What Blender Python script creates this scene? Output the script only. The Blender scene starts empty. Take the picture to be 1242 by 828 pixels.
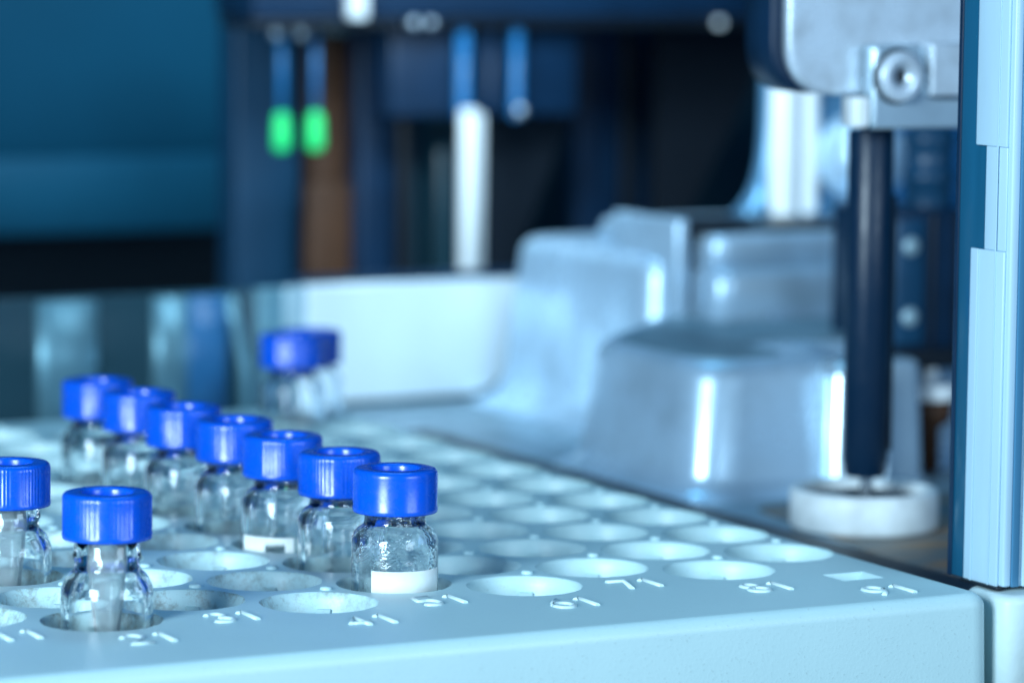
import bpy, bmesh, math, random
from mathutils import Vector, Matrix
from mathutils.geometry import delaunay_2d_cdt
random.seed(7)
S = 0.001                                   # all shapes are written in millimetres
R = math.radians
PI = math.pi
scene = bpy.context.scene
COL = scene.collection

# ------------------------------------------------------------------ camera
cam_d = bpy.data.cameras.new('camera')
cam = bpy.data.objects.new('camera', cam_d)
COL.objects.link(cam)
fwd = Vector((0.46034, 0.88083, -0.11056))
rgt = Vector((0.88674, -0.46217, 0.01004))
upv = Vector((0.04225, 0.10266, 0.99382))
M = Matrix((rgt, upv, -fwd)).transposed().to_4x4()
M.translation = Vector((-240.465, -455.66, 91.346)) * S
cam.matrix_world = M
cam_d.sensor_width = 36.0
cam_d.lens = 132.32
cam_d.clip_start = 0.01
cam_d.clip_end = 20
cam_d.dof.use_dof = True
cam_d.dof.focus_distance = 0.512
cam_d.dof.aperture_fstop = 16.5
scene.camera = cam

# ------------------------------------------------------------------ light
world = bpy.data.worlds.new('World')
scene.world = world
world.use_nodes = True
wb = world.node_tree.nodes['Background']
wb.inputs[0].default_value = (0.0, 0.17, 0.47, 1)
wb.inputs[1].default_value = 0.32


def area(name, loc, target, w, h, power, col):
    d = bpy.data.lights.new(name, 'AREA')
    d.shape = 'RECTANGLE'
    d.size = w * S
    d.size_y = h * S
    d.energy = power
    d.color = col
    o = bpy.data.objects.new(name, d)
    COL.objects.link(o)
    o.location = Vector(loc) * S
    o.rotation_euler = (Vector(target) - Vector(loc)).to_track_quat('-Z', 'Y').to_euler()
    return o


# tall window-like softbox at the left front, the source of every vertical streak
area('key_light', (-640, -370, 215), (10, 60, 0), 250, 320, 8.8, (0.66, 0.87, 1.0))
# wide weak box from the front, above the camera
area('front_light', (130, -370, 125), (50, 10, 0), 180, 150, 0.64, (0.64, 0.84, 1.0))
# blue area light high above, behind the tray
area('top_light', (150, 330, 620), (80, 150, 0), 260, 160, 0.8, (0.20, 0.66, 1.0))

scene.view_settings.view_transform = 'Standard'
scene.view_settings.look = 'None'
scene.view_settings.gamma = 1.0
scene.view_settings.exposure = 0.18
scene.render.engine = 'CYCLES'
cy = scene.cycles
cy.max_bounces = 32
cy.transmission_bounces = 28
cy.glossy_bounces = 5
cy.diffuse_bounces = 3
cy.transparent_max_bounces = 12
cy.caustics_refractive = True
cy.caustics_reflective = False
cy.blur_glossy = 1.0
cy.sample_clamp_indirect = 40.0


# added fill with no real source, brightening the rear partition and the column behind it
li = area('rear_fill', (95, 165, 150), (140, 290, 28), 90, 40, 0.12, (0.64, 0.86, 1.0))
li.data.spread = R(95)


# ------------------------------------------------------------------ materials
def material(name, col, rough=0.5, metal=0.0, spec=0.5, var=0.0, vscale=300.0, bump=0.0, bscale=2000.0,
             trans=0.0, ior=1.45, rvar=0.0, coat=0.0, sss=0.0, stretch=None, col2=None):
    m = bpy.data.materials.new(name)
    m.use_nodes = True
    nt = m.node_tree
    b = nt.nodes['Principled BSDF']
    b.inputs['Base Color'].default_value = (*col, 1)
    b.inputs['Roughness'].default_value = rough
    b.inputs['Metallic'].default_value = metal
    b.inputs['Specular IOR Level'].default_value = spec
    b.inputs['Transmission Weight'].default_value = trans
    b.inputs['IOR'].default_value = ior
    b.inputs['Coat Weight'].default_value = coat
    if sss:
        b.inputs['Subsurface Weight'].default_value = sss
        b.inputs['Subsurface Radius'].default_value = (0.2, 0.4, 1.0)
        b.inputs['Subsurface Scale'].default_value = 0.0012
    tc = nt.nodes.new('ShaderNodeTexCoord')
    vec = tc.outputs['Object']
    if stretch:
        mp = nt.nodes.new('ShaderNodeMapping')
        mp.inputs['Scale'].default_value = stretch
        nt.links.new(vec, mp.inputs['Vector'])
        vec = mp.outputs['Vector']
    if var or rvar:
        n = nt.nodes.new('ShaderNodeTexNoise')
        n.inputs['Scale'].default_value = vscale
        n.inputs['Detail'].default_value = 6
        nt.links.new(vec, n.inputs['Vector'])
        if var:
            mx = nt.nodes.new('ShaderNodeMix')
            mx.data_type = 'RGBA'
            c2 = col2 if col2 else tuple(c * (1 - var) for c in col)
            mx.inputs['A'].default_value = (*col, 1)
            mx.inputs['B'].default_value = (*c2, 1)
            rp = nt.nodes.new('ShaderNodeMapRange')
            rp.inputs['From Min'].default_value = 0.35
            rp.inputs['From Max'].default_value = 0.7
            nt.links.new(n.outputs['Fac'], rp.inputs['Value'])
            nt.links.new(rp.outputs['Result'], mx.inputs['Factor'])
            nt.links.new(mx.outputs['Result'], b.inputs['Base Color'])
        if rvar:
            rr = nt.nodes.new('ShaderNodeMapRange')
            rr.inputs['From Min'].default_value = 0.3
            rr.inputs['From Max'].default_value = 0.7
            rr.inputs['To Min'].default_value = max(0.02, rough - rvar)
            rr.inputs['To Max'].default_value = rough + rvar
            nt.links.new(n.outputs['Fac'], rr.inputs['Value'])
            nt.links.new(rr.outputs['Result'], b.inputs['Roughness'])
    if bump:
        n2 = nt.nodes.new('ShaderNodeTexNoise')
        n2.inputs['Scale'].default_value = bscale
        n2.inputs['Detail'].default_value = 4
        nt.links.new(vec, n2.inputs['Vector'])
        bp = nt.nodes.new('ShaderNodeBump')
        bp.inputs['Strength'].default_value = bump
        bp.inputs['Distance'].default_value = 0.0002
        nt.links.new(n2.outputs['Fac'], bp.inputs['Height'])
        nt.links.new(bp.outputs['Normal'], b.inputs['Normal'])
    return m


def tray_material(name, dirt):
    """pale grey-green moulded tray: fine grain, faint mottling, brown grime that gathers round the older wells"""
    m = bpy.data.materials.new(name)
    m.use_nodes = True
    nt = m.node_tree
    L = nt.links.new
    b = nt.nodes['Principled BSDF']
    b.inputs['Roughness'].default_value = 0.42
    b.inputs['Specular IOR Level'].default_value = 0.6
    geo = nt.nodes.new('ShaderNodeNewGeometry')
    n1 = nt.nodes.new('ShaderNodeTexNoise')
    n1.inputs['Scale'].default_value = 2200
    n1.inputs['Detail'].default_value = 5
    L(geo.outputs['Position'], n1.inputs['Vector'])
    n3 = nt.nodes.new('ShaderNodeTexNoise')
    n3.inputs['Scale'].default_value = 60
    n3.inputs['Detail'].default_value = 6
    L(geo.outputs['Position'], n3.inputs['Vector'])
    mx = nt.nodes.new('ShaderNodeMix')
    mx.data_type = 'RGBA'
    mx.inputs['A'].default_value = (0.54, 0.765, 0.79, 1)
    mx.inputs['B'].default_value = (0.47, 0.68, 0.72, 1)
    L(n3.outputs['Fac'], mx.inputs['Factor'])
    # specks
    sp = nt.nodes.new('ShaderNodeMapRange')
    sp.inputs['From Min'].default_value = 0.62
    sp.inputs['From Max'].default_value = 0.78
    L(n1.outputs['Fac'], sp.inputs['Value'])
    mul = nt.nodes.new('ShaderNodeMath')
    mul.operation = 'MULTIPLY'
    mul.inputs[1].default_value = 0.35
    L(sp.outputs['Result'], mul.inputs[0])
    m2 = nt.nodes.new('ShaderNodeMix')
    m2.data_type = 'RGBA'
    L(mul.outputs[0], m2.inputs['Factor'])
    L(mx.outputs['Result'], m2.inputs['A'])
    m2.inputs['B'].default_value = (0.22, 0.30, 0.30, 1)
    out = m2
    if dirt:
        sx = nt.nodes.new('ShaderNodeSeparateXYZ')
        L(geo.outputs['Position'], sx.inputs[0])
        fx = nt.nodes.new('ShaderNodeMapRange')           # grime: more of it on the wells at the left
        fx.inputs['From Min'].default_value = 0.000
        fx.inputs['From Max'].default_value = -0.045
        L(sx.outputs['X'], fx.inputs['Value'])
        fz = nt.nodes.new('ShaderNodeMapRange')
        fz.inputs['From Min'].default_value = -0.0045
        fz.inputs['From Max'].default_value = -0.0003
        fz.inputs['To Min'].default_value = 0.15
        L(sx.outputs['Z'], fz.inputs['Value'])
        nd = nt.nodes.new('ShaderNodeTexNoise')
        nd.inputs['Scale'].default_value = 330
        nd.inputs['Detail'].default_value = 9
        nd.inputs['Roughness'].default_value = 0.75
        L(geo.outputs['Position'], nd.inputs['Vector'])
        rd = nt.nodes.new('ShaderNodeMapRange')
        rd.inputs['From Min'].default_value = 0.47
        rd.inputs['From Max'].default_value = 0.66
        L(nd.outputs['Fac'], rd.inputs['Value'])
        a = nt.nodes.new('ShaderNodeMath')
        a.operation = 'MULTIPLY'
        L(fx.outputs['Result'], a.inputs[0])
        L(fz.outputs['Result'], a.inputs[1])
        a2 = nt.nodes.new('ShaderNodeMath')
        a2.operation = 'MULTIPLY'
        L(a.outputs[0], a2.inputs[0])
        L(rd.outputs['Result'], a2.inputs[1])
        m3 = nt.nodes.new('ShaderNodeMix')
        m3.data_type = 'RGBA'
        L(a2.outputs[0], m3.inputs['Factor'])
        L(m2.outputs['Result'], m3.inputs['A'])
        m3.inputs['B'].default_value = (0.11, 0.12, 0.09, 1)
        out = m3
    L(out.outputs['Result'], b.inputs['Base Color'])
    bp = nt.nodes.new('ShaderNodeBump')
    bp.inputs['Strength'].default_value = 0.13
    bp.inputs['Distance'].default_value = 0.0002
    L(n1.outputs['Fac'], bp.inputs['Height'])
    L(bp.outputs['Normal'], b.inputs['Normal'])
    return m


def glass_material(name, wet):
    m = bpy.data.materials.new(name)
    m.use_nodes = True
    nt = m.node_tree
    L = nt.links.new
    b = nt.nodes['Principled BSDF']
    b.inputs['Base Color'].default_value = (0.985, 0.997, 1.0, 1)
    b.inputs['Transmission Weight'].default_value = 1.0
    b.inputs['Roughness'].default_value = 0.0
    b.inputs['IOR'].default_value = 1.46
    geo = nt.nodes.new('ShaderNodeNewGeometry')
    n = nt.nodes.new('ShaderNodeTexNoise')
    n.inputs['Scale'].default_value = 160
    n.inputs['Detail'].default_value = 3
    L(geo.outputs['Position'], n.inputs['Vector'])
    bp = nt.nodes.new('ShaderNodeBump')
    bp.inputs['Strength'].default_value = 0.06
    bp.inputs['Distance'].default_value = 0.0002
    L(n.outputs['Fac'], bp.inputs['Height'])
    last = bp
    if True:
        v = nt.nodes.new('ShaderNodeTexVoronoi')
        v.inputs['Scale'].default_value = 2300
        v.inputs['Randomness'].default_value = 1.0
        L(geo.outputs['Position'], v.inputs['Vector'])
        n2 = nt.nodes.new('ShaderNodeTexNoise')
        n2.inputs['Scale'].default_value = 260
        n2.inputs['Detail'].default_value = 2
        L(geo.outputs['Position'], n2.inputs['Vector'])
        r2 = nt.nodes.new('ShaderNodeMapRange')
        r2.inputs['From Min'].default_value = 0.42 if wet else 0.50
        r2.inputs['From Max'].default_value = 0.56 if wet else 0.62
        L(n2.outputs['Fac'], r2.inputs['Value'])
        mu = nt.nodes.new('ShaderNodeMath')
        mu.operation = 'MULTIPLY'
        L(v.outputs['Distance'], mu.inputs[0])
        L(r2.outputs['Result'], mu.inputs[1])
        b2 = nt.nodes.new('ShaderNodeBump')
        b2.inputs['Strength'].default_value = 0.22 if wet else 0.05
        b2.inputs['Distance'].default_value = 0.00018
        L(mu.outputs[0], b2.inputs['Height'])
        L(bp.outputs['Normal'], b2.inputs['Normal'])
        last = b2
    L(last.outputs['Normal'], b.inputs['Normal'])
    return m


M_tray = tray_material('tray_plastic', False)
M_well = tray_material('tray_plastic_grimy', True)
M_cap = material('blue_cap_plastic', (0.002, 0.10, 0.70), 0.25, spec=0.7, sss=0.10, rvar=0.08, vscale=700, var=0.12, bump=0.03, bscale=2500)
M_septum = material('septum_rubber', (0.05, 0.18, 0.85), 0.35, sss=0.2)
M_glass = glass_material('vial_glass', False)
M_glass_wet = glass_material('vial_glass_misted', True)
M_insert = material('insert_glass', (0.90, 0.98, 1.0), 0.08, trans=0.78, ior=1.33)
M_label = material('label_paper', (0.88, 0.95, 0.93), 0.6, var=0.05, vscale=900, bump=0.05)
M_liquid = material('sample_liquid', (0.85, 0.95, 1.0), 0.0, trans=1.0, ior=1.33)
M_cover = material('cast_metal_cover', (0.56, 0.79, 0.98), 0.32, metal=0.42, spec=0.6, var=0.38, vscale=60, bump=0.10, bscale=500, rvar=0.13)
M_bluemet = material('blue_grey_metal', (0.15, 0.36, 0.56), 0.34, metal=0.5, var=0.2, vscale=40)
M_steel = material('brushed_steel', (0.70, 0.82, 0.92), 0.32, metal=0.8, var=0.25, vscale=260, rvar=0.12, bump=0.12, bscale=900, stretch=(1, 1, 0.25))
M_head = material('machined_aluminium', (0.72, 0.85, 0.96), 0.32, metal=0.35, var=0.4, vscale=170, rvar=0.12, bump=0.25, bscale=1500)
M_navy = material('navy_painted_metal', (0.004, 0.024, 0.062), 0.4, spec=0.5, var=0.3, vscale=90)
M_midnavy = material('mid_navy_metal', (0.008, 0.055, 0.12), 0.4, var=0.3, vscale=90)
M_midnavy2 = material('blue_painted_metal', (0.004, 0.045, 0.10), 0.5, var=0.3, vscale=40)
M_screen = material('dark_teal_screen', (0.012, 0.055, 0.080), 0.6, var=0.4, vscale=12)
M_refl_mid = material('reflection_mid_tone', (0.16, 0.34, 0.42), 0.42, metal=0.5, var=0.3, vscale=60)  # mid tone of the rear panel's reflections, put into the colour
M_refl_blue = material('reflection_blue_tone', (0.02, 0.13, 0.30), 0.4, var=0.3, vscale=60)  # bluish reflected streak on the rear panel, as a base colour
M_bright = material('polished_steel', (0.66, 0.84, 0.95), 0.22, metal=0.6, var=0.2, vscale=90)
M_dulltop = material('dull_cast_top', (0.22, 0.36, 0.44), 0.55, metal=0.25, var=0.45, vscale=80, bump=0.4, bscale=500)
M_steel_refl = material('satin_steel_and_reflection', (0.38, 0.56, 0.64), 0.42, metal=0.3, var=0.3, vscale=60)
M_refl_bright = material('bright_reflection_tone', (0.72, 0.84, 0.90), 0.34, metal=0.2, var=0.15, vscale=40, stretch=(1, 1, 0.3))  # bright reflection in the rear panel, put into the colour
M_black = material('black_plastic', (0.008, 0.012, 0.018), 0.38, spec=0.4)
M_rod = material('black_anodised_rod', (0.003, 0.018, 0.045), 0.36, spec=0.45, coat=0.0, bump=0.1, bscale=900, rvar=0.08)
M_white = material('white_plastic', (0.86, 0.92, 0.94), 0.28, var=0.06, vscale=120, bump=0.04)
M_ptfe = material('white_ceramic', (0.78, 0.87, 0.90), 0.42, var=0.28, vscale=180, bump=0.12, bscale=1200)
M_floor = material('deck_steel', (0.30, 0.46, 0.56), 0.36, metal=0.35, var=0.45, vscale=55, rvar=0.12, bump=0.08)
M_stain = material('stained_deck', (0.06, 0.13, 0.16), 0.45, var=0.9, vscale=130, col2=(0.34, 0.17, 0.06), bump=0.3, bscale=900, stretch=(0.35, 1, 1))
M_teal = material('teal_wall', (0.003, 0.10, 0.19), 0.6, var=0.25, vscale=14)
M_dark = material('dark_wall', (0.008, 0.02, 0.035), 0.7)
M_brown = material('rusty_brown_metal', (0.075, 0.03, 0.012), 0.6, var=0.5, vscale=80)
M_green = material('green_plastic_tip', (0.03, 0.85, 0.22), 0.4, sss=0.2)
M_bluetube = material('blue_tube', (0.02, 0.15, 0.36), 0.3)
M_panel_dark = material('dark_gloss_and_reflection', (0.02, 0.065, 0.09), 0.25, spec=0.7, var=0.4, vscale=30, stretch=(1, 1, 0.1))
M_post = material('pale_translucent_plastic', (0.47, 0.68, 0.81), 0.30, spec=0.55, var=0.2, vscale=70, bump=0.06, stretch=(1, 1, 0.15))
M_acryl = material('blue_acrylic', (0.010, 0.10, 0.19), 0.15, var=0.5, vscale=120, stretch=(1, 1, 0.12))
M_blueedge = material('blue_acrylic_edge', (0.06, 0.20, 0.34), 0.2, spec=0.6)
M_num = material('raised_numeral_plastic', (0.66, 0.84, 0.86), 0.35, var=0.15, vscale=600)
M_block = material('moulded_housing', (0.60, 0.76, 0.78), 0.45, var=0.10, vscale=90, bump=0.3, bscale=900)


# ------------------------------------------------------------------ mesh helpers
class MB:
    def __init__(self):
        self.v = []
        self.f = []
        self.sm = []

    def add(self, vs, fs, smooth=True):
        o = len(self.v)
        self.v += [tuple(p) for p in vs]
        for f in fs:
            self.f.append([i + o for i in f])
            self.sm.append(smooth)

    def loops(self, loops, closed=True, cap0=True, cap1=True, smooth=True):
        n = len(loops[0])
        vs = [p for l in loops for p in l]
        fs = []
        for k in range(len(loops) - 1):
            for i in range(n if closed else n - 1):
                j = (i + 1) % n
                fs.append([k * n + i, k * n + j, (k + 1) * n + j, (k + 1) * n + i])
        self.add(vs, fs, smooth)
        o = len(self.v) - len(vs)
        if cap0:
            self.f.append([o + i for i in reversed(range(n))])
            self.sm.append(False)
        if cap1:
            self.f.append([o + (len(loops) - 1) * n + i for i in range(n)])
            self.sm.append(False)

    def lathe(self, prof, c=(0, 0, 0), n=48, cap0=False, cap1=False, closed_prof=False):
        ls = []
        pr = list(prof) + ([prof[0]] if closed_prof else [])
        for r, z in pr:
            ls.append([(c[0] + r * math.cos(2 * PI * i / n), c[1] + r * math.sin(2 * PI * i / n), c[2] + z) for i in range(n)])
        self.loops(ls, True, cap0, cap1)

    def prism(self, poly, z0, z1, r=2.0, draft=0.0, top=1.0, bottom=0.0, flare=0.0, n=6):
        """rounded polygon footprint (counter-clockwise) extruded up, walls leaning in by draft mm, rolled top edge"""
        lv = []
        if flare:
            for i in range(6):
                a = PI / 2 * i / 5
                lv.append((z0 + flare * (1 - math.cos(a)), -(flare * (1 - math.sin(a)))))
        elif bottom:
            for i in range(4):
                a = PI / 2 * i / 3
                lv.append((z0 + bottom * (1 - math.sin(a + 0)) if False else z0 + bottom * (1 - math.cos(a)), bottom * (1 - math.sin(a))))
        else:
            lv.append((z0, 0.0))
        for i in range(6):
            a = PI / 2 * i / 5
            lv.append((z1 - top + top * math.sin(a), draft + top * (1 - math.cos(a))))
        ls = []
        for z, off in lv:
            ls.append([(p[0], p[1], z) for p in round_poly(inset(poly, off), r, n)])
        self.loops(ls)

    def box(self, x0, x1, y0, y1, z0, z1, r=0.3):
        self.prism([(x0, y0), (x1, y0), (x1, y1), (x0, y1)], z0, z1, r=r, top=min(r, (z1 - z0) * .3), bottom=min(r, (z1 - z0) * .3), n=2)

    def xz(self, poly, y0, y1, r=1.0, bev=0.5, n=6):
        """polygon in the XZ plane extruded along Y, front edge (y0) bevelled"""
        ls = []
        for y, off in ((y1, 0), (y0 + bev, 0), (y0 + bev * .3, bev * .3), (y0, bev)):
            ls.append([(p[0], y, p[1]) for p in round_poly(inset(poly, off), r, n)])
        self.loops(ls)

    def tube(self, path, rad, n=8, caps=True):
        P = [Vector(p) for p in path]
        rr = rad if isinstance(rad, (list, tuple)) else [rad] * len(P)
        ls = []
        for i, p in enumerate(P):
            t = (P[min(i + 1, len(P) - 1)] - P[max(i - 1, 0)]).normalized()
            a = Vector((0, 0, 1)) if abs(t.z) < 0.9 else Vector((1, 0, 0))
            u = t.cross(a).normalized()
            w = u.cross(t)
            ls.append([tuple(p + (u * math.cos(2 * PI * k / n) + w * math.sin(2 * PI * k / n)) * rr[i]) for k in range(n)])
        self.loops(ls, True, caps, caps)

    def mesh(self, name):
        me = bpy.data.meshes.new(name)
        me.from_pydata([(a * S, b * S, c * S) for a, b, c in self.v], [], self.f)
        me.polygons.foreach_set('use_smooth', self.sm)
        bm = bmesh.new()
        bm.from_mesh(me)
        bmesh.ops.recalc_face_normals(bm, faces=bm.faces)
        bm.to_mesh(me)
        bm.free()
        me.update()
        return me

    def build(self, name, mat, parent=None, loc=None):
        return link(name, self.mesh(name), mat, parent, loc)


def link(name, me, mat, parent=None, loc=None):
    if mat and not me.materials:
        me.materials.append(mat)
    o = bpy.data.objects.new(name, me)
    COL.objects.link(o)
    if parent:
        o.parent = parent
    if loc:
        o.location = Vector(loc) * S
    return o


def inset(poly, d):
    if abs(d) < 1e-9:
        return list(poly)
    out = []
    n = len(poly)
    for i in range(n):
        a, b, c = Vector(poly[i - 1]), Vector(poly[i]), Vector(poly[(i + 1) % n])
        e1 = (b - a).normalized()
        e2 = (c - b).normalized()
        n1 = Vector((-e1.y, e1.x))
        n2 = Vector((-e2.y, e2.x))
        m = (n1 + n2)
        m = m / max(1e-6, m.dot(n1))
        out.append(tuple(b + m * d))
    return out


def round_poly(poly, r, n=6):
    out = []
    N = len(poly)
    for i in range(N):
        a, b, c = Vector(poly[i - 1]), Vector(poly[i]), Vector(poly[(i + 1) % N])
        u = (a - b)
        v = (c - b)
        rr = min(r, u.length * .48, v.length * .48)
        p0 = b + u.normalized() * rr
        p1 = b + v.normalized() * rr
        for k in range(n + 1):
            t = k / n
            q = p0 * (1 - t) ** 2 + b * 2 * t * (1 - t) + p1 * t ** 2
            out.append((q.x, q.y))
    return out


def tag(o, label=None, cat=None, group=None, kind=None):
    if label:
        o['label'] = label
    if cat:
        o['category'] = cat
    if group:
        o['group'] = group
    if kind:
        o['kind'] = kind
    return o


def empty(name, loc, label, cat, group=None):
    o = bpy.data.objects.new(name, None)
    COL.objects.link(o)
    o.location = Vector(loc) * S
    o.empty_display_size = 0.005
    return tag(o, label, cat, group)


def local(root_loc):
    """sub-shift so parts can be written in scene millimetres under an Empty"""
    return tuple(-c for c in root_loc)


# ------------------------------------------------------------------ the setting
m = MB()
m.prism([(-400, -110), (420, -110), (420, 470), (-400, 470)], -30, -20, r=2, top=1)
tag(m.build('bench_top', M_dark), 'dark surface under the sampler', kind='structure')
m = MB()
m.prism([(61, -20), (330, -20), (330, 440), (-260, 440), (-260, 194), (61, 194)], -19.9, -8, r=1, top=0.6)
tag(m.build('deck_floor', M_floor), kind='structure')
m = MB()
m.prism([(80, 5), (150, 5), (150, 92), (92, 92)], -7.99, -7.8, r=6, top=0.1)
tag(m.build('deck_stain', M_stain), kind='structure')
m = MB()
m.prism([(-300, 450), (520, 450), (520, 458), (-300, 458)], -19.9, 190, r=1, top=1)
tag(m.build('back_wall', M_dark), kind='structure')

# ------------------------------------------------------------------ sample tray
CX, RY = 15.642, 18.281
TRAY = (0, 30, 0)


def hole(k, r):
    return ((k - 6) * CX, ((0.5 if k % 2 else 0.0) + (r - 1)) * RY)


HOLES = [(k, r) for k in range(0, 10) for r in range(1, 11)]
NS = 48
RIM = 8.15
tray = empty('sample_tray', (0, 0, 0), 'pale grey-blue moulded tray of numbered round wells holding the blue capped vials', 'tray')

# top sheet with the wells cut out, rolled over at its outer edge
outline = [(-118, -32), (56.2, -32), (56.2, 190), (-118, 190)]
EDGE = 2.0
inner = round_poly(inset(outline, EDGE), 2.0, 6)
pts = list(inner)
edges = [(i, (i + 1) % len(inner)) for i in range(len(inner))]
cs = []
for k, r in HOLES:
    cx, cy_ = hole(k, r)
    if cx < -110 or (k, r) == (9, 10):
        continue
    cs.append((cx, cy_))
    o = len(pts)
    for i in range(NS):
        a = 2 * PI * i / NS
        pts.append((cx + RIM * math.cos(a), cy_ + RIM * math.sin(a)))
    edges += [(o + i, o + (i + 1) % NS) for i in range(NS)]
# rectangular recess beside the last numeral
RC = [(42.6, -15.2), (49.4, -15.2), (49.4, -9.6), (42.6, -9.6)]
o = len(pts)
pts += RC
edges += [(o + i, o + (i + 1) % 4) for i in range(4)]
res = delaunay_2d_cdt([Vector(p) for p in pts], edges, [], 1, 1e-6)
tv, tf = res[0], res[2]
m = MB()
keep = []
for f in tf:
    c = sum((tv[i] for i in f), Vector((0, 0))) / len(f)
    if any((c.x - x) ** 2 + (c.y - y) ** 2 < (RIM * 0.985) ** 2 for x, y in cs):
        continue
    if RC[0][0] < c.x < RC[2][0] and RC[0][1] < c.y < RC[2][1]:
        continue
    keep.append(list(f))
m.add([(p.x, p.y, 0.0) for p in tv], keep, False)
# skirt: rolled edge and the four walls
ls = []
for i in range(9):
    a = PI / 2 * i / 8
    ls.append([(p[0], p[1], -EDGE * (1 - math.cos(a))) for p in round_poly(inset(outline, EDGE * (1 - math.sin(a))), 2.0 + 1.2 * math.sin(a), 6)])
for z, off in ((-10, -0.15), (-19.8, -0.35)):
    ls.append([(p[0], p[1], z) for p in round_poly(inset(outline, off), 3.2, 6)])
m.loops(ls, True, False, False)
x0, x1, y0, y1 = RC[0][0], RC[2][0], RC[0][1], RC[2][1]
m.add([(x0, y0, 0), (x1, y0, 0), (x1, y1, 0), (x0, y1, 0), (x0 + .2, y0 + .3, -1.4), (x1 - 1.6, y0 + .3, -1.4), (x1 - 1.6, y1 - .6, -1.4), (x0 + .2, y1 - .6, -1.4)],
      [(0, 1, 5, 4), (1, 2, 6, 5), (2, 3, 7, 6), (3, 0, 4, 7), (4, 5, 6, 7)], False)
me = m.mesh('top_plate')
bm = bmesh.new()
bm.from_mesh(me)
bmesh.ops.remove_doubles(bm, verts=bm.verts, dist=2e-6)
for f in bm.faces:                       # everything visible faces up or out
    f.normal_update()
    if f.normal.z < -0.5:
        f.normal_flip()
bm.to_mesh(me)
bm.free()
link('top_plate', me, M_tray, tray)

# one well: softened rim, sloping funnel, ledge, straight bore, closed floor, small key block on its back wall
m = MB()
prof = [(RIM, 0.0), (RIM - .12, -0.06), (RIM - .26, -0.24), (RIM - .55, -1.1), (7.30, -2.3), (7.22, -2.45), (7.15, -2.7), (7.12, -16.0), (6.0, -16.4), (0.05, -16.4)]
m.lathe(prof, n=NS)
a0 = R(60)
ca, sa = math.cos(a0), math.sin(a0)
for (u0, u1, w, z0_, z1_) in ((6.65, 7.4, 0.9, -6.0, -2.2),):
    vs = []
    for z in (z0_, z1_):
        for (u, t) in ((u0, -w), (u1, -w), (u1, w), (u0, w)):
            vs.append((u * ca - t * sa, u * sa + t * ca, z))
    m.add(vs, [(0, 1, 5, 4), (1, 2, 6, 5), (2, 3, 7, 6), (3, 0, 4, 7), (4, 5, 6, 7)], False)
well_me = m.mesh('well')
well_me.materials.append(M_well)
m = MB()
m.lathe([(0.85, -0.05), (0.85, 0.22), (0.72, 0.38), (0.0, 0.44)], n=16)
pip_me = m.mesh('locating_pip')
pip_me.materials.append(M_tray)
for (cx, cy_) in cs:
    w = link('well', well_me, None, tray, (cx, cy_, -0.004))
    w.rotation_euler.z = 0
    if cy_ < 176:
        link('locating_pip', pip_me, None, tray, (cx + 10.05 * ca, cy_ + 10.05 * sa, 0.0))


# moulded numerals: single-stroke ridges
def arc(cx, cy, rx, ry, a0, a1, n=14):
    return [(cx + rx * math.cos(R(a0 + (a1 - a0) * i / n)), cy + ry * math.sin(R(a0 + (a1 - a0) * i / n))) for i in range(n + 1)]


DIG = {
    '1': [[(0.30, 0.86), (0.62, 1.0), (0.62, 0.0)]],
    '2': [arc(.5, .70, .45, .30, 170, -25) + [(0.05, 0.0), (0.98, 0.0)]],
    '3': [arc(.48, .745, .42, .255, 155, -90), arc(.48, .25, .48, .25, 90, -155)],
    '4': [[(0.72, 0.0), (0.72, 1.0), (0.0, 0.28), (1.0, 0.28)]],
    '5': [[(0.92, 1.0), (0.15, 1.0), (0.08, 0.55)] + arc(.46, .31, .48, .31, 125, -150)],
    '6': [[(0.78, 1.0), (0.35, 0.72), (0.04, 0.36)] + arc(.5, .30, .47, .30, 175, -185, 20)],
    '7': [[(0.0, 1.0), (0.98, 1.0), (0.38, 0.0)]],
    '8': [arc(.5, .75, .38, .25, -90, 270, 18), arc(.5, .26, .48, .26, 90, -270, 20)],
    '9': [[(0.25, 0.0), (0.70, 0.30), (0.96, 0.62)] + arc(.5, .70, .46, .30, -5, 355, 20)],
}
NUM = [('11', -76.3, -5.9), ('21', -61.5, -14.6), ('31', -45.9, -5.3), ('41', -30.4, -14.9), ('51', -15.5, -5.7), ('61', -0.1, -14.7),
       ('71', 15.1, -5.5), ('81', 30.3, -15.2), ('91', 44.7, -24.2)]
for txt, cx, cy_ in NUM:
    for j, ch in enumerate(txt):
        m = MB()
        for st in DIG[ch]:
            pth = []
            for (u, v) in st:
                x = cx + (-3.7 + 4.0 * j) + u * 3.0
                y = cy_ - 2.85 + v * 5.7
                pth.append((x + (v - .5) * 0.15, y, -0.06))
            # densify long straight runs so corners stay crisp
            m.tube(pth, 0.39, n=10)
        tag(m.build('numeral', M_num, tray), label='raised digit %s' % ch)

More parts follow.
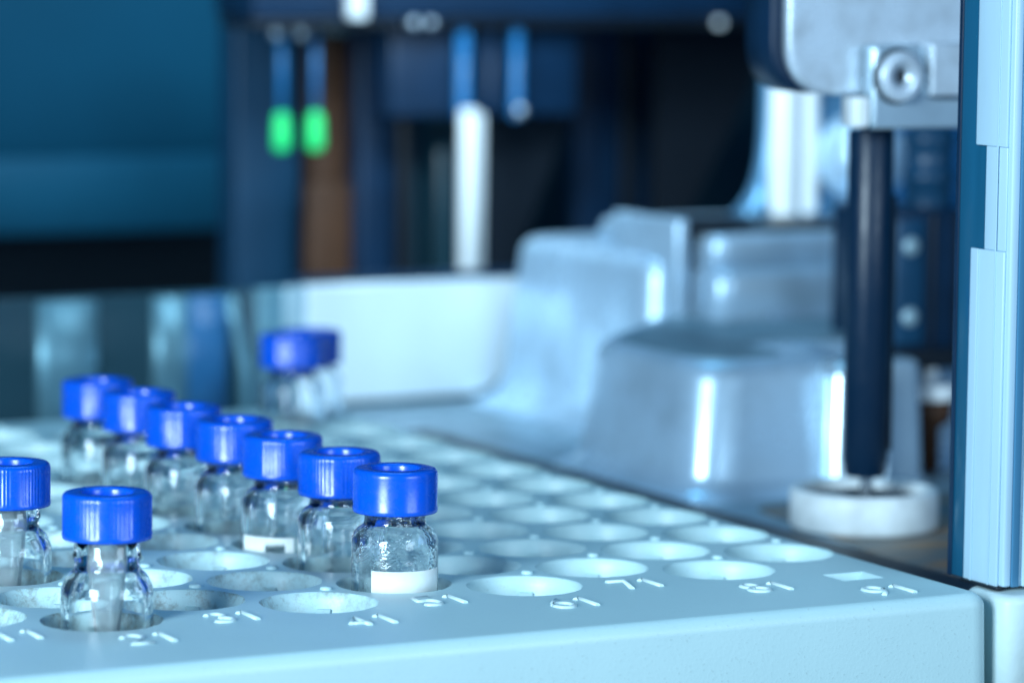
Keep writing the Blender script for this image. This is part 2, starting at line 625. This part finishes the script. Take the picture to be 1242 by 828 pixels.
# ------------------------------------------------------------------ vials
def cap_mesh(name, ribs, n=240):
    """screw cap, ribs in groups with smooth facets between, open centre hole; height 5.6, radius 5.85"""
    def rad(i):
        if not ribs:
            return 0.0
        t = (i / n * 8) % 1.0
        if t < 0.16 or t > 0.84:
            return 0.0
        ph = (t - .16) / .68 * 6 * 2 * PI
        return 0.085 * (0.5 - 0.5 * math.cos(ph))
    prof = [(4.6, -0.05), (5.86, -0.1), (5.92, 0.15), (5.92, 0.55), (5.86, 0.7), (5.88, 5.1), (5.84, 5.4), (5.72, 5.68), (5.50, 5.88), (5.2, 5.96),
            (3.70, 5.98), (3.45, 5.90), (3.33, 5.65), (3.30, 4.75)]
    m = MB()
    ls = []
    for k, (r, z) in enumerate(prof):
        g = 1.0 if 4 <= k <= 6 else 0.0
        if k == 7:
            g = 0.4
        ls.append([((r - g * rad(i)) * math.cos(2 * PI * i / n), (r - g * rad(i)) * math.sin(2 * PI * i / n), z) for i in range(n)])
    m.loops(ls, True, False, False)
    me = m.mesh(name)
    me.materials.append(M_cap)
    return me


CAP_R = cap_mesh('cap', True)
CAP_S = cap_mesh('cap', False)
m = MB()
m.lathe([(3.31, 4.8), (1.4, 4.6), (0.0, 4.55)], n=32)
SEPT = m.mesh('septum')
SEPT.materials.append(M_septum)


def glass_mesh(name, shoulder, neck, mat):
    """thick-walled vial: z 0 at its foot, shoulder = height where the full body ends, neck = where the neck starts"""
    top = 30.2
    o = [(0.0, 0.0), (5.2, 0.0), (5.75, 0.2), (6.03, 0.8), (6.05, 2.0), (6.05, shoulder - 0.6), (6.0, shoulder), (5.86, shoulder + .5),
         (5.55, shoulder + (neck - shoulder) * .50), (5.05, shoulder + (neck - shoulder) * .74), (4.55, shoulder + (neck - shoulder) * .88), (4.34, neck), (4.28, neck + .5),
         (4.30, neck + 1.1), (4.5, neck + 1.4), (4.5, neck + 1.9), (4.3, neck + 2.2), (4.3, top - .2), (4.1, top)]
    i_ = [(2.9, top), (2.7, top - .2), (2.75, neck + .9), (3.0, neck - .1), (3.9, shoulder + (neck - shoulder) * .62), (4.8, shoulder + .2),
          (5.02, shoulder - .9), (5.05, 3.0), (4.7, 1.7), (3.2, 1.15), (0.0, 1.0)]
    m = MB()
    m.lathe(o + i_, n=96)
    me = m.mesh(name)
    me.materials.append(mat)
    return me


G_SHORT = glass_mesh('glass_body', 22.4, 24.6, M_glass)
G_WET = glass_mesh('glass_body', 22.4, 24.6, M_glass_wet)
G_LONG = glass_mesh('glass_body', 20.3, 22.9, M_glass)
m = MB()      # conical micro-insert
m.lathe([(0.0, 8.0), (0.6, 8.1), (1.3, 11.0), (2.55, 22.3), (2.62, 23.2), (2.62, 30.4), (2.25, 30.4), (2.25, 23.2), (2.15, 22.3), (0.95, 11.2), (0.3, 8.9), (0.0, 8.8)], n=64)
INS = m.mesh('insert')
INS.materials.append(M_insert)
m = MB()
m.lathe([(0.0, 8.85), (0.28, 8.95), (0.92, 11.2), (2.02, 21.0), (1.9, 20.9), (0.0, 20.8)], n=48)
LIQ = m.mesh('sample_liquid')
LIQ.materials.append(M_liquid)
m = MB()      # shallow liquid in a body
m.lathe([(0.0, 1.05), (3.2, 1.2), (4.65, 1.75), (5.0, 3.0), (5.0, 19.6), (4.8, 19.4), (0.0, 19.35)], n=64)
FILL = m.mesh('sample_liquid')
FILL.materials.append(M_liquid)


def label_mesh(a0, a1, z0, z1, notch=None):
    m = MB()
    n = 40
    r = 6.09
    for s, e, zz in ([(a0, a1, z0)] if not notch else [(a0, notch[0], z0), (notch[0], notch[1], notch[2]), (notch[1], a1, z0)]):
        k = max(2, int(n * (e - s) / (a1 - a0)))
        ls = []
        for rr, z in ((r, zz), (r, z1), (r + .06, z1), (r + .06, zz), (r, zz)):
            ls.append([(rr * math.cos(R(s + (e - s) * i / k)), rr * math.sin(R(s + (e - s) * i / k)), z) for i in range(k + 1)])
        m.loops(ls, False, False, False)
    return m


VG = 'blue capped glass vials standing in the tray'


def vial(x, y, label, glass=None, cap=CAP_R, cap_z=26.2, rot=0.0, insert=False, lab=None, z=-16.0, tilt=(0, 0), liquid=False):
    root = empty('sample_vial', (x, y, z), label, 'vial', VG)
    root.rotation_euler = (R(random.uniform(-.6, .6)), R(random.uniform(-.6, .6)), 0) if not (insert or lab) else (0, R(.25), 0)
    g = link('glass_body', glass or G_SHORT, None, root)
    c = link('cap', cap, None, root, (0, 0, cap_z + 0.15))
    c.rotation_euler.z = R(rot)
    link('septum', SEPT, None, c)
    if insert:
        i = link('insert', INS, None, root)
    if liquid:
        link('sample_liquid', FILL, None, root)
    if lab:
        tag(lab.build('paper_label', M_label, root), label='blank white paper label')
    return root


# azimuth that faces the camera from the tray, about 242 degrees; larger angles turn towards the right of the photograph
vial(-15.9, 8.7, 'frontmost vial of the long row, smooth blue cap, blank white label low on misted glass', G_WET, CAP_S, 26.2, 8,
     lab=label_mesh(213, 318, 14.5, 18.7))
vial(-15.4, 27.3, 'second vial of the long row, ribbed cap, clear unlabelled glass, just behind the front vial', G_SHORT, CAP_R, 26.0, 18)
vial(-16.2, 46.2, 'third vial of the long row, with a torn stepped white label on its clear glass', G_SHORT, CAP_R, 26.1, 30,
     lab=label_mesh(180, 262, 14.2, 17.8, notch=(222, 250, 16.6)))
vial(-15.8, 64.2, 'fourth vial of the long row, counted from the front vial with the smooth cap', G_SHORT, CAP_R, 26.2, 5)
vial(-16.6, 82.6, 'fifth vial of the long row, third from its far left end', G_SHORT, CAP_R, 26.1, 25)
vial(-16.6, 100.9, 'sixth vial of the long row, next to last at its far left end', G_SHORT, CAP_R, 26.2, 14)
vial(-16.6, 118.9, 'seventh and last vial of the long row, at its far left end', G_SHORT, CAP_R, 26.1, 40)
vial(-62.0, -0.2, 'nearest vial, ribbed blue cap over a conical inner insert, in the well behind numeral 21', G_LONG, CAP_R, 26.9, 19, insert=True)
vial(-62.3, 36.6, 'vial cut off by the left edge of the photo, conical insert inside, ribbed cap', G_LONG, CAP_R, 26.0, 36, insert=True)
vial(41.2, 169.4, 'front one of the two far vials together at the back of the tray', G_SHORT, CAP_R, 26.2, 33)
vial(49.0, 179.9, 'rear one of the two far vials together at the back of the tray', G_SHORT, CAP_R, 25.4, 10)

# ------------------------------------------------------------------ corner post and its foot
foot = empty('housing_foot', (60, -27, -19.8), 'pale rounded housing corner under the door post beside the tray', 'housing')
m = MB()
m.prism([(58.0, -33.0), (95, -33.0), (95, -21.5), (58.0, -21.5)], -19.8, -0.6, r=3.2, top=1.2)
m.build('moulded_corner', M_block, foot, (-60, 27, 19.8))
post = empty('door_post', (60, -25, -0.4), 'tall pale upright door post with a blue edge line at the right of the photo', 'post')
P = (-60, 25, 0.4)
m = MB()
m.box(60.0, 61.5, -29.0, -22.6, 0.0, 110, r=0.35)
m.build('side_face', M_post, post, P)
m = MB()
m.box(61.52, 75.0, -29.0, -21.0, 0.0, 110, r=0.3)
m.build('front_face', M_post, post, P)
m = MB()
m.box(61.3, 62.5, -29.35, -28.9, 0.02, 110, r=0.1)
m.build('blue_edge_line', M_blueedge, post, P)
m = MB()
m.box(63.0, 66.5, -29.6, -28.95, 0.02, 110, r=0.2)
m.build('outer_ridge', M_post, post, P)
m = MB()
m.box(59.55, 60.02, -28.0, -19.9, 0.0, 46.8, r=0.15)
m.build('lower_strip', M_post, post, P)
m = MB()
m.box(59.75, 60.02, -28.0, -22.9, 46.82, 61.2, r=0.15)
m.build('recessed_strip', M_post, post, P)
m = MB()
m.box(59.55, 60.02, -28.0, -20.6, 61.22, 110, r=0.15)
m.build('upper_strip', M_post, post, P)
m = MB()
m.box(59.40, 59.56, -22.0, -21.5, 0.0, 46.8, r=0.05)
m.box(59.40, 59.56, -26.2, -25.9, 0.0, 110, r=0.05)
m.build('groove_bead', M_post, post, P)
m = MB()
m.box(59.2, 60.9, -28.6, -19.6, -0.42, 0.0, r=0.1)
m.build('base_gasket', M_black, post, P)
door = empty('sliding_door', (61, -17, -0.4), 'dark blue clear acrylic door edge running up behind the pale post', 'door')
m = MB()
m.box(60.3, 61.4, -22.4, -15.2, -0.2, 110, r=0.2)
m.build('acrylic_sheet', M_acryl, door, (-61, 17, 0.4))
m = MB()
m.box(60.1, 60.6, -16.0, -15.1, -0.2, 110, r=0.1)
m.build('edge_bead', M_navy, door, (-61, 17, 0.4))
m = MB()
m.box(62.0, 64.0, -19.0, -15.0, -0.2, 110, r=0.2)
m.build('backing_rail', M_navy, door, (-61, 17, 0.4))

# dark strip added in place of the shadow band beside the tray
m = MB()
m.box(62, 79, -14, 190, -7.98, -5.9, r=0.8)
tag(m.build('shadow_strip', M_black), 'dark strip standing in for the shadow along the right side of the tray', 'shadow strip')

# ------------------------------------------------------------------ white wash dish
dish = empty('wash_dish', (98.2, 65.5, -7.8), 'round white shallow dish on the deck under the black rod', 'dish')
m = MB()
m.lathe([(0.0, 0.0), (11.9, 0.0), (12.2, .3), (12.35, 1.0), (12.35, 5.9), (12.1, 6.4), (11.6, 6.6), (10.9, 6.55), (10.4, 6.2), (10.2, 5.2), (10.1, 2.6), (9.6, 2.2), (0.0, 2.2)], n=72)
m.build('ring_wall', M_ptfe, dish)
m = MB()
m.lathe([(0.0, 2.25), (9.3, 2.25), (9.5, 2.6), (9.4, 4.6), (8.4, 5.2), (5.0, 5.5), (2.4, 5.4), (2.2, 5.0), (0, 4.9)], n=40)
m.build('dark_seal', M_black, dish)

# ------------------------------------------------------------------ needle arm
arm = empty('needle_arm', (97.5, 64, 59), 'silver needle arm with a roller bracket at the upper right', 'robot arm')
A = (-97.5, -64, -59)
m = MB()
m.xz([(74.6, 120), (74.6, 64.6), (118, 64.2), (118, 120)], 58.8, 67.0, r=8.5, bev=0.5, n=12)
m.build('side_cheek', M_navy, arm, A)
m = MB()
m.xz([(76.6, 120), (76.6, 64.4), (111.4, 63.9), (111.4, 120)], 56.8, 58.9, r=9.0, bev=0.7, n=12)
m.build('head_plate', M_head, arm, A)
m = MB()
m.xz([(90.0, 72.5), (90.0, 58.9), (110.4, 58.9), (110.4, 63.6), (101.0, 63.7), (99.5, 72.5)], 52.6, 56.7, r=1.2, bev=0.5, n=5)
m.build('bracket', M_bright, arm, A)
m = MB()
m.xz([(100.3, 72.6), (100.3, 64.2), (110.6, 64.2), (110.6, 72.6)], 51.2, 56.75, r=0.5, bev=0.3, n=4)
m.build('cover_plate', M_head, arm, A)
m = MB()
m.xz([(87.2, 64.1), (87.2, 59.2), (89.7, 59.2), (89.7, 64.1)], 53.0, 57.5, r=0.6, bev=0.4, n=4)
m.build('white_pad', M_white, arm, A)


def disc_y(m, cx, cz, y0, y1, r, rh=0.0, n=40, bev=0.35):
    prof = [(rh if rh else 0.01, y1), (r, y1), (r, y0 + bev), (r - bev, y0), (rh if rh else 0.01, y0)]
    if rh:
        prof.append((rh, y0 + 1.6))
        prof.append((0.01, y0 + 1.6))
    ls = [[(cx + q * math.cos(2 * PI * i / n), yy, cz + q * math.sin(2 * PI * i / n)) for i in range(n)] for q, yy in prof]
    m.loops(ls, True, False, False)


m = MB()
disc_y(m, 94.4, 67.4, 52.3, 52.75, 4.6)
m.build('roller_recess', M_black, arm, A)
m = MB()
disc_y(m, 94.4, 67.4, 50.6, 52.4, 4.05, 1.35)
ro = m.build('roller', M_head, arm, A)
m = MB()
disc_y(m, 94.4, 67.4, 51.7, 52.1, 1.3, 0, 6)
m.build('hex_socket', M_black, ro)
m = MB()
m.box(110.6, 114.5, 56, 64, 59.4, 63.4, r=0.4)
m.build('side_lug', M_navy, arm, A)
rod = MB()
rod.lathe([(0.01, 1.0), (3.1, 1.0), (3.45, 1.5), (3.55, 3.2), (3.75, 3.4), (3.75, 57.9), (3.5, 58.3), (0.01, 58.4)], (97.2, 64, 0), n=48)
rod.build('black_rod', M_rod, arm, A)
m = MB()
m.lathe([(1.2, 0.9), (1.1, -2.6), (0.9, -2.8), (0.01, -2.8)], (97.6, 64, 0), n=20)
m.build('needle', M_steel, arm, A)
m = MB()
m.lathe([(1.6, 58.2), (1.6, 59.0)], (97.2, 64, 0), n=20)
m.box(100.6, 101.9, 63, 66, 5, 47.5, r=0.3)
m.build('guide_rail', M_black, arm, A)

# ------------------------------------------------------------------ cast metal cover in tiers
cover = empty('metal_cover', (110, 140, -8), 'satin silver cast cover with rounded boxes stepping up behind the tray', 'machine cover')
K = (-110, -140, 8)
m = MB()
m.prism([(86.8, 101.5), (125.0, 101.5), (125.0, 122), (185, 122), (185, 214), (150, 214), (86.8, 146)], -8, 15.8, r=9.0, draft=2.4, top=4.0, flare=4.5, n=10)
m.build('front_box', M_cover, cover, K)
m = MB()
m.prism([(92.5, 107.5), (110, 107.5), (110, 127), (183, 127), (183, 158), (134, 158), (128, 178), (92.5, 142)], 15.5, 16.1, r=6, top=0.3)
m.build('dull_top_plate', M_dulltop, cover, K)
m = MB()
m.prism([(112.2, 97), (121.5, 97), (121.5, 120), (112.2, 120)], -8, 15.0, r=3.6, draft=0.8, top=2.6, flare=1.5, n=10)
m.build('corner_lobe', M_bright, cover, K)
m = MB()
m.prism([(127, 106), (137.8, 106), (137.8, 124), (127, 124)], -8, 14.0, r=3.0, draft=0.6, top=1.2, flare=1.5, n=10)
m.build('side_lobe', M_bright, cover, K)
m = MB()
m.prism([(117.0, 172.5), (152, 172.5), (152, 236), (117.0, 236)], -8, 27.2, r=7, draft=2.2, top=3.5, flare=7.0, n=10)
m.build('rear_box', M_cover, cover, K)
m = MB()
m.box(122.2, 125.0, 170, 196, 14, 34.8, r=0.7)
m.build('upright_plate', M_cover, cover, K)
m = MB()
m.prism([(124, 159), (186, 159), (186, 216), (131, 216)], 14.5, 25.5, r=5, draft=1.0, top=2.2, n=8)
m.build('lower_step', M_cover, cover, K)
m = MB()
m.prism([(127, 165), (186, 165), (186, 218), (129, 218)], 25.0, 31.8, r=4, draft=1.0, top=1.5, n=8)
m.build('upper_step', M_cover, cover, K)
m = MB()
m.box(124, 160, 170, 196, 31.9, 33.2, r=0.6)
m.build('dark_gasket', M_black, cover, K)
m = MB()
ls = []
for i in range(22):
    t = i / 21
    z = 32.5 + 50 * t
    fl = 8 * math.exp(-t * 10)
    ls.append([(p[0], p[1], z) for p in round_poly([(158.5 - fl, 198 - fl * .4), (186 + fl * .3, 198 - fl * .4), (186 + fl * .3, 208), (161.5 - fl, 206)], 5, 8)])
m.loops(ls)
m.build('flared_column', M_bluemet, cover, K)
m = MB()
m.lathe([(3.0, 30), (3.0, 82)], (161.6, 195.5, 0), n=24)
m.lathe([(2.6, 33), (2.6, 82)], (167.6, 196.5, 0), n=24)
m.build('column_streak', M_white, cover, K)  # bright light streaks on the column, added as white pipes
m = MB()
m.lathe([(0.01, 0)] + [(9.5 * math.sin(PI * i / 14), 9.5 - 9.5 * math.cos(PI * i / 14)) for i in range(1, 14)] + [(0.01, 19)], (177.5, 191, 35), n=32)
m.build('rounded_boss', M_cover, cover, K)

# dark motor block behind the rod
mot = empty('motor_block', (145, 128, -8), 'dark blue block with two round screw heads seen between the black rod and the door', 'motor')
Q = (-145, -128, 8)
m = MB()
m.box(138.0, 156.5, 120, 140, 13.2, 39.8, r=1.2)
m.build('motor_body', M_navy, mot, Q)
m = MB()
m.box(139.2, 145.5, 119.3, 120.2, 15.0, 38.0, r=0.4)
m.build('front_plate', M_midnavy, mot, Q)
for z in (33.2, 20.2):
    m = MB()
    disc_y(m, 142.2, z, 118.6, 119.4, 1.7)
    m.build('screw_head', M_steel_refl, mot, Q)
m = MB()
m.box(147.2, 147.9, 119.5, 120.2, 14, 39, r=0.2)
m.box(152.6, 154.0, 118.5, 120.4, 12, 39.5, r=0.3)
m.build('dark_seam', M_black, mot, Q)
m = MB()
m.box(141, 150, 124, 136, -8, 13.2, r=1)
m.build('mounting_leg', M_black, mot, Q)
m = MB()
m.box(130, 160, 114, 119, 11.0, 14.6, r=0.8)
m.build('horizontal_arm', M_black, mot, Q)
m = MB()
m.lathe([(4.4, 39.5), (4.4, 44), (4.9, 44.3), (4.9, 46), (4.4, 46.3), (4.4, 51), (4.9, 51.4), (4.9, 53), (4.2, 53.4), (4.2, 75)], (153.0, 130, 0), n=28)
m.build('ribbed_shaft', M_midnavy, mot, Q)
cup = empty('valve_knob', (144.8, 116, -8), 'small white topped round knob over a brown bowl below the dark motor block', 'knob')
m = MB()
m.lathe([(0.01, 0), (2.0, 0), (2.0, 8.0), (4.0, 9.5), (4.6, 13.4), (0.01, 13.4)], n=28)
m.build('brown_bowl', M_brown, cup)
m = MB()
m.lathe([(0.01, 13.4), (5.0, 13.4), (5.2, 13.8), (5.2, 15.6), (4.9, 16.0), (1.6, 16.1), (1.5, 19.4), (1.2, 19.8), (0.01, 19.8)], n=28)
m.build('white_top', M_white, cup)

# ------------------------------------------------------------------ rear panel
panel = empty('rear_partition', (20, 241, -8), 'low rear panel behind the tray, rounded right corner, its bright and dark reflections set as separate colours', 'panel')
N = (-20, -241, 8)
m = MB()
m.xz([(76.0, 17.6), (76.0, -7.6), (126.2, -7.6), (126.2, 17.6)], 240.0, 243.0, r=1.2, bev=0.6, n=8)
me_o = m
m = MB()
corner = [(76.0, 17.4), (76.0, -6.8), (112.0, -6.6)] + [(113 + 12.8 * math.sin(R(a)), 6.4 - 13.0 * math.cos(R(a))) for a in range(0, 91, 9)] + [(125.8, 17.4)]
ls = []
for y, off in ((243, 0), (240.4, 0), (240.0, .4)):
    ls.append([(p[0], y, p[1]) for p in inset(corner, off)])
m.loops(ls)
m.build('bright_reflection', M_refl_bright, panel, N)  # panel's bright reflection, held in a pale base colour
m = MB()
ls = []
for y, off in ((246, 0), (243.2, 0)):
    ls.append([(p[0], y, p[1]) for p in inset(corner, -1.4)])
m.loops(ls)
m.build('gap_shadow_rim', M_navy, panel, N)  # dark sheet put in for the shadow in the gap round the corner
m = MB()
m.box(-140, 64.9, 240.2, 243, -7.9, 17.0, r=0.4)
m.build('dark_reflection', M_panel_dark, panel, N)  # dark side of the panel's reflection, held in the base colour
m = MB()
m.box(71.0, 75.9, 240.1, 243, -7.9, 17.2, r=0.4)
m.build('reflection_fade', M_steel_refl, panel, N)  # mid tone stepping down the edge of the bright reflection
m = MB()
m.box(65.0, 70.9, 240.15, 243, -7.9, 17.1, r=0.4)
m.build('reflection_fade', M_refl_mid, panel, N)  # darker step of the reflection's edge, put in as colour
for (xa, xb, mt) in ((19, 29, M_refl_mid), (43.4, 48.6, M_refl_mid), (50, 57, M_refl_blue), (-20, -9, M_refl_mid)):
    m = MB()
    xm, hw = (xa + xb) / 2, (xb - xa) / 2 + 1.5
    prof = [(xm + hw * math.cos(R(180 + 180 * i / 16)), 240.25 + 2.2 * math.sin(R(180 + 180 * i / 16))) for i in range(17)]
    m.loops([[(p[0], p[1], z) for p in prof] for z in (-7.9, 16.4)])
    m.build('reflection_strip', mt, panel, N)  # reflected streaks on the panel, added as ridges of lighter colour
m = MB()
m.tube([(58, 238.6, 16), (59.5, 238.6, 10), (61.5, 238.6, 2), (62, 238.6, -7.5)], 1.3, n=12)
m.build('curved_reflection', M_refl_mid, panel, N)  # arc-shaped reflected streak, added as a tube
m = MB()
m.prism([(128, 228), (330, 228), (330, 250), (128, 250)], -7.9, 16.5, r=3, draft=1, top=1.5, flare=4)
tag(m.build('side_housing', M_cover), 'low silver housing continuing right behind the stepped metal cover', 'housing')

# ------------------------------------------------------------------ gantry and everything dark behind it
gan = empty('gantry', (140, 300, -8), 'dark gantry frame with a top beam and upright posts across the background', 'machine frame')
G = (-140, -300, 8)


def gpart(name, mat, *boxes, r=0.8):
    m = MB()
    for b in boxes:
        m.box(*b, r=r)
    return m.build(name, mat, gan, G)


gpart('top_beam', M_navy, (86, 214, 290, 312, 70.2, 84))
gpart('beam_lip', M_black, (86, 216, 291, 310, 68.0, 70.18))
gpart('steel_clip', M_white, (107.2, 111.6, 286.5, 289.9, 70.0, 78))
gpart('tall_post', M_midnavy2, (99, 115, 330, 340, -7.9, 68))
gpart('brown_post', M_brown, (115.5, 125.0, 323, 329.5, -7.9, 66), (112.2, 123.5, 318.5, 322.9, -7.9, 32.0))
gpart('navy_post', M_navy, (122.3, 131.4, 314, 321, -7.9, 67.9))
gpart('black_post', M_black, (131.8, 135.6, 312, 322, -7.9, 67.9))
gpart('threaded_rod', M_panel_dark, (136.0, 140.4, 316, 322, -7.9, 67))
gpart('grey_rod', M_panel_dark, (143.5, 147.6, 316, 320, -7.9, 40))
gpart('carriage_box', M_navy, (122.7, 169.6, 298, 310, 48.0, 67.9))
gpart('right_post', M_navy, (188.0, 200.0, 332, 338, -7.9, 67.9))
gpart('narrow_post', M_black, (201.5, 205.5, 334, 338, -7.9, 67.9))
gpart('broad_post', M_navy, (208, 224, 340, 348, -7.9, 67.9))
m = MB()
m.xz([(206, 68), (240, 68), (233, 53), (212, 16), (206, 16)], 326, 329, r=1, bev=.3)
m.build('gusset_plate', M_black, gan, G)
m = MB()
m.xz([(152, 47.9), (175, 47.9), (158, 8), (152, 8)], 311, 313, r=1, bev=.3)
m.build('inner_gusset', M_black, gan, G)
for (x, z, r_) in ((124.0, 69.2, 1.1), (128.2, 69.2, 1.0)):
    m = MB()
    disc_y(m, x, z, 288.6, 291, r_)
    m.build('screw_head', M_steel, gan, G)
m = MB()
disc_y(m, 202.0, 68.9, 289, 291, 0.9)
m.build('lamp_button', M_white, gan, G)
for (x, ra, zb, mt, nm) in ((138.6, 1.6, 47.5, M_bluetube, 'blue_tube'), (145.5, 1.0, 49.5, M_navy, 'thin_tube'), (152.0, 1.4, 47.5, M_bluetube, 'blue_tube')):
    m = MB()
    m.lathe([(0.01, zb), (ra * .8, zb), (ra, zb + 1), (ra, 67.8), (0.01, 67.9)], (x, 294.5, 0), n=20)
    m.build(nm, mt, gan, G)
m = MB()
m.lathe([(0.01, 0), (0.9, .3), (1.3, 1.4), (0.9, 2.5), (.01, 2.7)], (152.0, 292.6, 48.0), n=16)
m.build('tube_nozzle', M_steel, gan, G)
m = MB()
m.lathe([(0.01, 0), (2.1, 0), (2.1, 57.4), (1.9, 57.9), (0.01, 57.9)], (138.4, 291, -7.9), n=28)
m.lathe([(0.01, 0), (1.5, 0), (1.5, 56.4), (1.3, 56.9), (0.01, 56.9)], (141.6, 293, -7.9), n=28)
tag(m.build('white_column', M_white, gan, G))

for (x, t, lb) in ((96.9, 66.6, 'left one of two hanging needles with bright green tips'), (105.0, 66.0, 'right one of two hanging needles with bright green tips')):
    root = empty('hanging_needle', (x, 300, 68.0), lb, 'needle', 'green tipped needles hanging from the beam')
    m = MB()
    m.lathe([(0.01, 0.0), (0.85, -0.2), (0.85, -19.5), (0.01, -19.6)], n=20)
    m.build('needle_shaft', M_bluetube, root)
    m = MB()
    m.lathe([(0.01, -18.2), (1.3, -18.8), (1.75, -20.8), (1.95, -25.6), (1.6, -27.0), (0.01, -27.2)], n=28)
    m.build('green_tip', M_green, root)
clip = empty('hose_clip', (96.9, 296, 66), 'small clip with two bright round ends above the left green tipped needle', 'clip')
for dx in (-2.9, 2.9):
    m = MB()
    m.lathe([(0.01, -1.5)] + [(1.5 * math.sin(PI * i / 10), -1.5 * math.cos(PI * i / 10)) for i in range(1, 10)] + [(0.01, 1.5)], (dx, 0, 1.0), n=20)
    m.build('round_end', M_steel, clip)
m = MB()
m.box(-2.9, 2.9, -.5, .5, 0.5, 1.5, r=.2)
m.build('clip_bar', M_navy, clip)

m = MB()
m.prism([(-60, 400), (127.5, 400), (127.5, 410), (-60, 410)], 15.5, 120, r=2, top=1)
cab = m.build('teal_cabinet', M_teal)
tag(cab, 'large blurred teal cabinet panel at the upper left background', 'cabinet')
M_teal_lit = material('teal_lit_band', (0.004, 0.117, 0.215), 0.6, var=0.3, vscale=14)
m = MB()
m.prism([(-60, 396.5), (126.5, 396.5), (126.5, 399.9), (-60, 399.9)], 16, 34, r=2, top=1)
m.build('lower_light_band', M_teal_lit, cab)  # added slab whose paler teal carries the light on the cabinet's lower part
m = MB()
m.prism([(150, 395), (330, 395), (330, 402), (150, 402)], -19.8, 70, r=2, top=1)
tag(m.build('rear_screen', M_screen), 'dark screen behind the gantry posts in the background centre', 'screen')
m = MB()
m.prism([(202, 262), (300, 262), (300, 268), (202, 268)], -7.9, 90, r=2, top=1)
tag(m.build('blue_back_plate', M_bluetube), 'plain blue plate glimpsed behind the silver column and the rod', 'plate')
